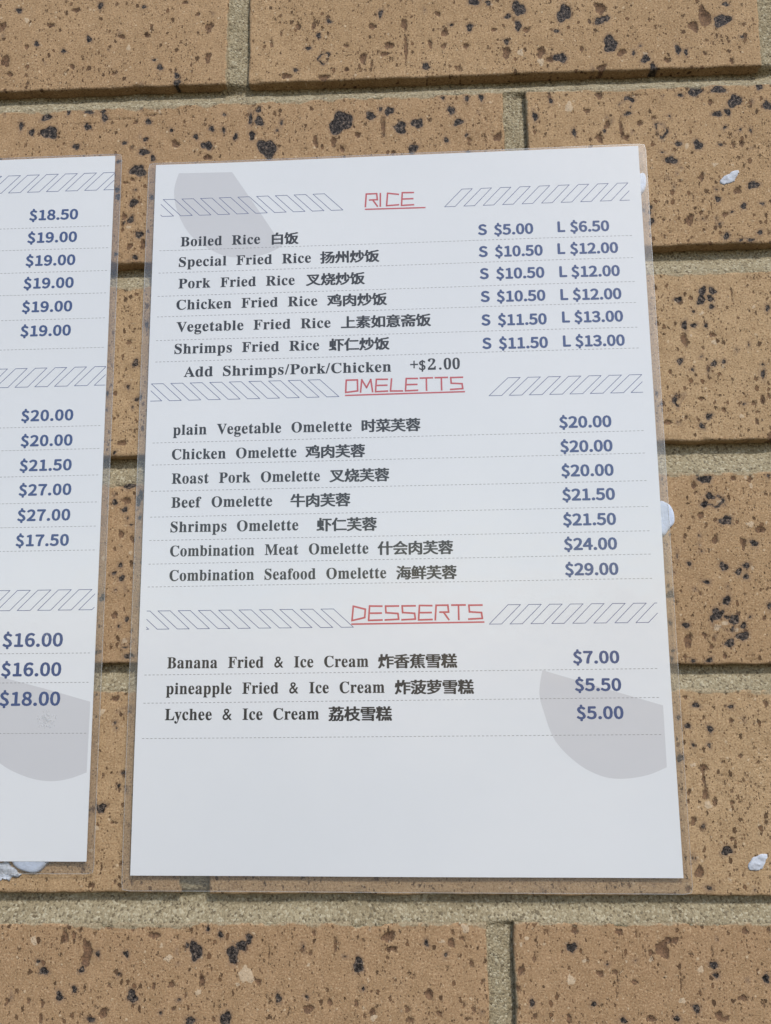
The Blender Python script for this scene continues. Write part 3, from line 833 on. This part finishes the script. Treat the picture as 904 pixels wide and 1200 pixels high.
# ------------------------------------------------------------------ a laminated sheet
def laminated_sheet(label, corner, width, height, tilt, margins, base):
    """corner: top left of the paper (u, v); margins: film left, right, top, bottom"""
    cu, cv = corner
    ca, sa = math.cos(tilt), math.sin(tilt)
    R = lambda x, y: (cu + x * ca - y * sa, cv + x * sa + y * ca)
    bu, bv = R(width / 2, -height - margins[3])
    root = empty('laminated_menu', bu, bv, base)
    tag(root, label, 'menu', 'laminated menus stuck to the wall')
    def grid(x0, x1, y0, y1, step, off, radius=0.0):
        nx = max(2, int((x1 - x0) / step)); ny = max(2, int((y1 - y0) / step))
        co, fa = [], []
        for j in range(ny + 1):
            for i in range(nx + 1):
                x = x0 + (x1 - x0) * i / nx; y = y0 + (y1 - y0) * j / ny
                if radius:                            # rounded corners: pull the corner points in
                    for (cx, sx) in ((x0, 1), (x1, -1)):
                        for (cy, sy) in ((y0, 1), (y1, -1)):
                            ox, oy = cx + sx * radius, cy + sy * radius
                            if (x - ox) * sx < 0 and (y - oy) * sy < 0:
                                dx, dy = x - ox, y - oy
                                m = max(abs(dx), abs(dy)); L = math.hypot(dx, dy)
                                x, y = ox + dx * m / L, oy + dy * m / L
                u, v = R(x, y)
                co.append((u, v, sheet_y(u, v, base) + off))
        for j in range(ny):
            for i in range(nx):
                a = j * (nx + 1) + i
                fa.append((a, a + 1, a + nx + 2, a + nx + 1))
        rim = [j for j in range(nx)] + [j * (nx + 1) + nx for j in range(ny)] + [ny * (nx + 1) + j for j in range(nx, 0, -1)] + [j * (nx + 1) for j in range(ny, 0, -1)]
        return co, fa, rim
    # paper: front, back and edge, a tenth of a millimetre thick
    f, fa, rim = grid(0, width, -height, 0, 3.0, 0.0)
    b = [(u, v, y + 0.10) for (u, v, y) in f]
    n = len(f)
    faces = fa + [tuple(n + i for i in reversed(q)) for q in fa] + [(rim[k], n + rim[k], n + rim[(k + 1) % len(rim)], rim[(k + 1) % len(rim)]) for k in range(len(rim))]
    paper = mesh_object('paper', f + b, faces, M_PAPER, root, smooth=False)
    # film: a front and a back skin, sealed along a pale cut edge
    x0, x1, y0, y1 = -margins[0], width + margins[1], -height - margins[3], margins[2]
    f, fa, rim = grid(x0, x1, y0, y1, 3.0, -0.10, 1.6)
    front = mesh_object('front_film', f, fa, M_FILM, root, smooth=True)
    b = [(u, v, y + 0.24) for (u, v, y) in f]
    mesh_object('back_film', b, [tuple(reversed(q)) for q in fa], M_FILM_BACK, root, smooth=True)
    co, ed = [], []
    cxy = np.array([(f[k][0], f[k][1]) for k in rim]); mid = cxy.mean(0)
    for k in rim:
        u, v, y = f[k]
        j = len(co)
        # inward direction from the rim towards the sheet
        du, dv = mid[0] - u, mid[1] - v
        ax = 1 if abs(abs(du) - (x1 - x0) / 2) < 0.7 else 0
        ay = 1 if abs(abs(dv) - (y1 - y0) / 2) < 0.7 else 0
        if not (ax or ay):
            ax = ay = 1
        w = 0.22
        iu, iv = u + (w if du > 0 else -w) * ax, v + (w if dv > 0 else -w) * ay
        co += [(u, v, y - 0.015), (u, v, y + 0.255), (iu, iv, y - 0.02), (iu, iv, y + 0.26)]
    m = len(rim)
    for k in range(m):
        a, c = 4 * k, 4 * ((k + 1) % m)
        ed += [(a, a + 1, c + 1, c), (a + 2, a, c, c + 2), (a + 1, a + 3, c + 3, c + 1), (a + 3, a + 2, c + 2, c + 3)]
    mesh_object('cut_edge', co, ed, M_EDGE, front)
    return root, paper

BASE = -2.0
menu, paper = laminated_sheet('white laminated menu listing rice, omelettes and desserts, whole in view on the brick wall',
                              (0, 0), 210, 297, 0.0, (3.3, 3.2, 0.9, 5.7), BASE)
menu2, paper2 = laminated_sheet('white laminated menu cut off by the left picture edge, only its blue prices showing',
                                (-228.4, 4.35), 210, 297, 0.0032, (3.2, 3.1, 0.9, 4.6), BASE)

# ------------------------------------------------------------------ print on the right-hand sheet
sail = [(10.3, -4.3), (34.0, -4.6), (47.2, -25.0), (52.9, -34.0), (56.6, -40.2)] + \
    smooth_loop([(56.6, -40.2), (52.0, -42.6), (46.2, -44.3), (37.6, -44.8), (30.2, -43.2), (22.0, -38.6), (15.7, -32.8), (11.4, -25.3), (9.0, -17.9), (8.6, -11.0), (10.3, -4.3)])[1:-1]
pr = Print(0.010); filled(pr, sail[::-1]); pr.build('printed_leaf', M_GREY, paper, BASE)
sail = [(206.5, -257.1), (206.5, -234.1), (183.7, -227.3), (160.8, -220.4)] + \
    smooth_loop([(160.8, -220.4), (159.3, -228.9), (160.7, -236.1), (164.7, -247.2), (173.3, -256.0), (182.0, -260.4), (190.0, -261.3), (199.0, -260.0), (206.5, -257.1)])[1:-1]
pr = Print(0.010); filled(pr, sail[::-1]); pr.build('printed_leaf', M_GREY, paper, BASE)

ITEMS = [
    ('Boiled Rice', 12.17, -38.78, 46.85, '白饭', 51.57, 63.35),
    ('Special Fried Rice', 11.7, -48.18, 69.04, '扬州炒饭', 73.26, 98.14),
    ('Pork Fried Rice', 11.8, -58.07, 62.08, '叉烧炒饭', 67.21, 91.88),
    ('Chicken Fried Rice', 11.23, -67.7, 71.85, '鸡肉炒饭', 76.33, 101.23),
    ('Vegetable Fried Rice', 11.53, -77.65, 77.5, '上素如意斋饭', 82.09, 119.61),
    ('Shrimps Fried Rice', 11.01, -87.42, 72.71, '虾仁炒饭', 77.07, 102.11),
    ('Add Shrimps/Pork/Chicken', 15.34, -97.69, 102.93),
    ('plain Vegetable Omelette', 11.49, -122.76, 86.31, '时菜芙蓉', 90.42, 114.49),
    ('Chicken Omelette', 11.27, -133.21, 63.37, '鸡肉芙蓉', 67.37, 91.56),
    ('Roast Pork Omelette', 11.51, -143.46, 73.13, '叉烧芙蓉', 77.36, 101.43),
    ('Beef Omelette', 11.64, -153.51, 53.48, '牛肉芙蓉', 61.22, 85.41),
    ('Shrimps Omelette', 11.6, -163.68, 64.35, '虾仁芙蓉', 72.14, 96.14),
    ('Combination Meat Omelette', 11.73, -173.62, 92.88, '什会肉芙蓉', 96.89, 126.8),
    ('Combination Seafood Omelette', 11.79, -183.64, 99.99, '海鲜芙蓉', 104.21, 128.01),
    ('Banana Fried & Ice Cream', 12.08, -218.55, 92.59, '炸香蕉雪糕', 96.65, 127.3),
    ('pineapple Fried & Ice Cream', 11.98, -228.62, 98.88, '炸菠萝雪糕', 103.15, 133.6),
    ('Lychee & Ice Cream', 11.85, -238.67, 73.04, '荔枝雪糕', 77.01, 101.4),
]
for it in ITEMS:
    pr = Print(0.03); serif_line(pr, it[0], it[1], it[2], it[3]); pr.build('item_name', M_BLACK, paper, BASE)
    if len(it) > 4:
        pr = Print(0.03); hanzi(pr, it[4], it[5], it[2], it[6]); pr.build('chinese_name', M_BLACK, paper, BASE)
pr = Print(0.03)
co, fa = typed('+'); w = co[:, 0].max() - co[:, 0].min()
sgn = 3.3 / w
pr.add([(110.9 + (p[0] - co[:, 0].min()) * sgn, -97.4 + p[1] * sgn) for p in co], fa)
co, fa = typed('$')
pr.add([(114.7 + (p[0] - co[:, 0].min()) * 5.6, -97.4 + p[1] * 6.2) for p in co], fa, circle(0.10, 0.04, 4))
serif_line(pr, '2', 118.3, -97.4, 121.5, 4.6); serif_line(pr, '.', 122.9, -97.4, 123.9, 4.6); serif_line(pr, '00', 124.9, -97.4, 131.5, 4.6)
pr.build('extra_price', M_BLACK, paper, BASE)

PRICES = [
    ('S', 140.6, -38.46, 0),
    ('$5.00', 147.39, -38.7, 164.01),
    ('L', 174.16, -38.4, 0),
    ('$6.50', 179.42, -38.59, 195.88),
    ('S', 140.65, -48.42, 0),
    ('$10.50', 147.48, -48.65, 167.6),
    ('L', 173.75, -48.3, 0),
    ('$12.00', 178.98, -48.48, 199.09),
    ('S', 140.78, -58.37, 0),
    ('$10.50', 147.69, -58.6, 167.89),
    ('L', 174.1, -58.6, 0),
    ('$12.00', 179.03, -58.77, 199.26),
    ('S', 140.89, -68.58, 0),
    ('$10.50', 147.59, -68.79, 167.92),
    ('L', 174.1, -68.76, 0),
    ('$12.00', 179.18, -68.92, 199.39),
    ('S', 140.89, -78.95, 0),
    ('$11.50', 147.77, -79.16, 168.08),
    ('L', 174.36, -78.61, 0),
    ('$13.00', 179.42, -78.76, 199.53),
    ('S', 141.0, -89.16, 0),
    ('$11.50', 147.85, -89.35, 168.17),
    ('L', 174.3, -89.06, 0),
    ('$13.00', 179.34, -89.21, 199.67),
    ('$20.00', 171.32, -123.55, 192.48),
    ('$20.00', 171.34, -133.67, 192.41),
    ('$20.00', 171.37, -143.69, 192.34),
    ('$21.50', 171.33, -153.55, 192.37),
    ('$21.50', 171.24, -163.67, 192.28),
    ('$24.00', 171.19, -173.55, 192.2),
    ('$29.00', 171.19, -183.62, 192.21),
    ('$7.00', 172.78, -218.06, 190.86),
    ('$5.50', 173.04, -228.59, 191.03),
    ('$5.00', 173.22, -239.21, 191.37),
]
for t, u0, v, u1 in PRICES:
    pr = Print(0.03); price(pr, t, u0, v, u1); pr.build('size_letter' if t in 'SL' else 'price', M_BLUE, paper, BASE)

for text, u0, u1, v0, v1, under in (
        ('RICE', 92.6, 113.4, -23.4, -17.5, ((92.4, -24.6), (118.5, -24.8))),
        ('OMELETTS', 83.9, 132.5, -106.2, -100.9, ((83.6, -107.5), (133.4, -107.2))),
        ('DESSERTS', 86.2, 138.0, -200.4, -194.7, ((85.9, -201.8), (138.8, -201.5)))):
    pr = Print(0.03); heading(pr, text, u0, u1, v0, v1, under); pr.build('heading', M_RED, paper, BASE)

for args in ((3.81, 8.84, 16.85, 11.80, -16.6, -24.5, 8.25, -1, 9, 2.9, 90),
             (134.3, 138.7, 131.2, 126.7, -16.9, -24.8, 8.25, 0, 10, 120, 205.0),
             (1.52, 6.54, 14.5, 9.44, -100.4, -107.9, 8.32, -1, 9, 1.4, 90),
             (151.2, 156.2, 148.4, 143.2, -101.7, -109.2, 8.26, 0, 8, 140, 205.7),
             (7.53, 12.5, 20.5, 15.7, -195.7, -203.0, 8.28, -2, 9, 3.0, 90),
             (148.3, 153.2, 145.5, 140.7, -194.8, -202.35, 8.18, 0, 8, 138, 206.4)):
    pr = Print(0.02); hatch(pr, *args); pr.build('hatched_band', M_LINE, paper, BASE)

for v0, v1 in ((-40.5, -40.8), (-50.8, -50.7), (-61.4, -61.3), (-70.7, -70.5), (-81.3, -81.3), (-90.8, -90.3), (-126.0, -125.3), (-135.4, -134.6),
               (-146.5, -145.9), (-157.3, -156.4), (-167.0, -166.2), (-176.7, -175.5), (-186.0, -185.1), (-221.1, -220.1), (-232.1, -231.1), (-245.7, -245.0)):
    pr = Print(0.02); dotted(pr, (2.9, v0), (205.4, v1)); pr.build('dotted_line', M_DOT, paper, BASE)

# ------------------------------------------------------------------ print on the left-hand sheet
sail = [(-18.9, -258.6), (-18.7, -231.4), (-37.2, -226.3), (-66.0, -218.9)] + \
    smooth_loop([(-66.0, -218.9), (-67.6, -228.0), (-66.0, -236.5), (-62.0, -246.5), (-54.4, -255.0), (-44.7, -259.8), (-35.3, -261.9), (-26.8, -261.2), (-18.9, -258.6)])[1:-1]
pr = Print(0.010); filled(pr, sail[::-1]); pr.build('printed_leaf', M_GREY, paper2, BASE)
PRICES2 = [
    ('$18.50', -55.57, -24.78, -33.68),
    ('$19.00', -55.84, -35.34, -33.63),
    ('$19.00', -56.02, -46.0, -33.87),
    ('$19.00', -56.39, -56.41, -34.08),
    ('$19.00', -56.52, -67.11, -34.26),
    ('$19.00', -56.62, -77.96, -34.36),
    ('$20.00', -54.38, -115.42, -31.5),
    ('$20.00', -53.95, -126.31, -31.33),
    ('$21.50', -53.83, -136.93, -31.17),
    ('$27.00', -53.56, -147.39, -30.79),
    ('$27.00', -53.5, -158.1, -30.69),
    ('$17.50', -53.51, -168.64, -30.74),
    ('$16.00', -56.3, -209.62, -31.14),
    ('$16.00', -56.12, -221.34, -31.17),
    ('$18.00', -56.12, -232.94, -30.99),
]
for t, u0, v, u1 in PRICES2:
    pr = Print(0.03); price(pr, t, u0, v, u1, 5.0 * (u1 - u0) / 22.3 if u1 - u0 > 24 else 5.0); pr.build('price', M_BLUE, paper2, BASE)
for args in ((-23.28, -17.9, -26.1, -31.4, -3.0, -11.2, 8.57, -7, 2, -90, -18.4),
             (-31.94, -26.9, -34.9, -40.4, -92.1, -100.3, 8.62, -6, 3, -90, -18.5),
             (-34.19, -28.8, -37.0, -42.4, -186.7, -194.9, 8.57, -6, 3, -90, -18.9)):
    pr = Print(0.02); hatch(pr, *args); pr.build('hatched_band', M_LINE, paper2, BASE)
for v in (-28.2, -38.4, -48.9, -59.1, -70.4, -83.6, -117.9, -127.8, -139.1, -150.5, -160.6, -170.5, -212.2, -223.8, -243.6):
    pr = Print(0.02); dotted(pr, (-222.0, v - 0.2), (-19.0, v)); pr.build('dotted_line', M_DOT, paper2, BASE)

# a dried smudge and a few specks on the front of the left-hand film
film2 = [c for c in menu2.children if c.name.startswith('front_film')][0]
rng = random.Random(12)
for (cu, cv, rad, cnt) in ((-36.0, -238.5, 4.2, 60), (-37.5, -206.0, 2.0, 9)):
    co, fa = [], []
    for _ in range(cnt):
        a = rng.uniform(0, 6.283); q = rad * rng.uniform(0, 1) ** 0.7; s = rng.uniform(0.15, 0.75) * (1.1 - 0.6 * q / rad)
        u, v = cu + q * math.cos(a), cv + 0.9 * q * math.sin(a)
        n = len(co)
        for k in range(7):
            r = s * rng.uniform(0.6, 1.2)
            x, y = u + r * math.cos(k * 0.8976), v + r * math.sin(k * 0.8976)
            co.append((x, y, sheet_y(x, y, BASE) - 0.125 - 0.0015 * _))
        fa.append(tuple(range(n, n + 7)))
    mesh_object('smudge', co, fa, M_SMUDGE, film2)

# ------------------------------------------------------------------ adhesive tack
def tack(name, label, outline, y_front, mat, bumpy, seed, group=None, y_back=0.4, res=0.45):
    """a pressed lump: outline in mm, flat-topped pillow from the wall (y_back) to y_front"""
    us = [p[0] for p in outline]; vs = [p[1] for p in outline]
    o = np.array(outline); o2 = np.roll(o, -1, 0)
    cx, cy = o.mean(0)
    rings = 14; n = len(outline)
    co, fa = [], []
    for k in range(rings + 1):
        f = 1 - k / rings                           # 1 at the rim, 0 at the middle
        h = math.sqrt(max(0.0, 1 - f ** 9.0))       # pillow profile
        for (u, v) in outline:
            uu = cx + (u - cx) * f; vv = cy + (v - cy) * f
            nn = float(fbm(np.array([uu / 1.3]), np.array([vv / 1.3]), seed, 3)[0])
            y = y_back + (y_front - y_back) * h * (1 + bumpy * nn)
            co.append((uu, vv, max(y, y_front - 0.02) if bumpy < 0.3 else y))
    for k in range(rings):
        for j in range(n):
            a = k * n + j; b = k * n + (j + 1) % n
            fa.append((a, b, b + n, a + n))
    fa.append(tuple(range(n - 1, -1, -1)))
    ob = mesh_object(name, co, fa, mat, smooth=True)
    tag(ob, label, 'adhesive tack', group)
    return ob

def blob(cu, cv, ru, rv, seed, amp=0.10, n=40):
    out = []
    for k in range(n):
        a = 2 * math.pi * k / n
        r = 1 + amp * (math.sin(2 * a + seed) + 0.6 * math.sin(3 * a + 2 * seed) + 0.35 * math.sin(5 * a + 0.5 * seed))
        out.append((cu + ru * r * math.cos(a), cv + rv * r * math.sin(a)))
    return out

def ragged(pts, seed, k=4, amp=0.35):
    """subdivide an outline and roughen it"""
    rng = random.Random(seed)
    out = []
    for a, b in zip(pts, pts[1:] + pts[:1]):
        for j in range(k):
            t = j / k
            out.append((a[0] + (b[0] - a[0]) * t + rng.uniform(-amp, amp) * (j > 0), a[1] + (b[1] - a[1]) * t + rng.uniform(-amp, amp) * (j > 0)))
    return out
def behind(u, v):
    return sheet_y(u, v, BASE) + 0.17

G_T = 'tack holding the menus'
tack('adhesive_tack', 'pale blue round tack bulging out halfway down the right edge of the whole menu',
     smooth_loop([(211.2, -153.7), (213.9, -155.2), (215.4, -158.0), (215.8, -161.0), (215.5, -163.2), (214.6, -164.4), (213.2, -165.6), (212.2, -167.3), (210.6, -168.6),
                  (207.6, -167.2), (206.0, -163.0), (206.2, -158.2), (208.0, -154.6), (211.2, -153.7)], 3)[:-1],
     behind(211, -160), M_TACK, 0.05, 3, G_T)
tack('adhesive_tack', 'small pale tack at the upper right edge of the whole menu, behind its clear margin',
     smooth_loop([(210.6, -11.9), (211.9, -11.8), (212.8, -13.1), (213.0, -16.2), (212.4, -19.0), (211.2, -21.0), (209.4, -21.6), (207.2, -19.0), (206.8, -15.0), (208.2, -12.6), (210.6, -11.9)], 3)[:-1],
     behind(211, -16), M_TACK, 0.05, 4, G_T)
tack('adhesive_tack', 'smooth pale blue tack below the bottom edge of the cut-off left menu',
     smooth_loop([(-48.8, -291.5), (-46.2, -294.6), (-42.0, -296.3), (-37.6, -296.7), (-34.6, -294.6), (-32.8, -291.5), (-34.6, -287.6), (-40.5, -286.2), (-46.8, -287.8), (-48.8, -291.5)], 4)[:-1],
     behind(-41, -292), M_TACK, 0.05, 5, G_T)
tack('adhesive_tack', 'crumpled grey-white tack on brick below the cut-off menu, beside the smooth blue tack',
     ragged([(-60.0, -292.6), (-54.0, -292.8), (-49.4, -292.6), (-46.6, -295.2), (-43.8, -297.2), (-44.8, -298.6), (-47.0, -298.0), (-48.4, -300.0), (-51.4, -298.9), (-53.4, -300.3), (-57.0, -298.9), (-60.6, -297.0)], 2, 4, 0.45),
     -0.7, M_TACK_OLD, 1.0, 6, G_T)
G_O = 'old tack left on bare brick'
tack('adhesive_tack', 'white tack remnant on bare brick right of the menu, near the top',
     ragged([(243.6, -17.1), (244.5, -15.5), (245.7, -14.2), (247.7, -13.4), (249.7, -12.0), (252.2, -11.7), (252.5, -12.9), (251.4, -14.4), (250.1, -17.0), (248.0, -17.7), (245.4, -18.5)], 8, 3, 0.25),
     -0.50, M_TACK_OLD, 0.45, 8, G_O, 0.25)
tack('adhesive_tack', 'white tack remnant on bare brick right of the menu, near its bottom corner',
     ragged([(234.6, -293.4), (235.3, -291.8), (236.9, -289.8), (239.5, -288.8), (242.1, -288.8), (242.3, -289.9), (241.3, -291.8), (240.2, -293.9), (238.7, -294.8), (236.8, -294.9), (234.7, -294.5)], 9, 3, 0.25),
     -0.55, M_TACK_OLD, 0.5, 9, G_O, 0.25)
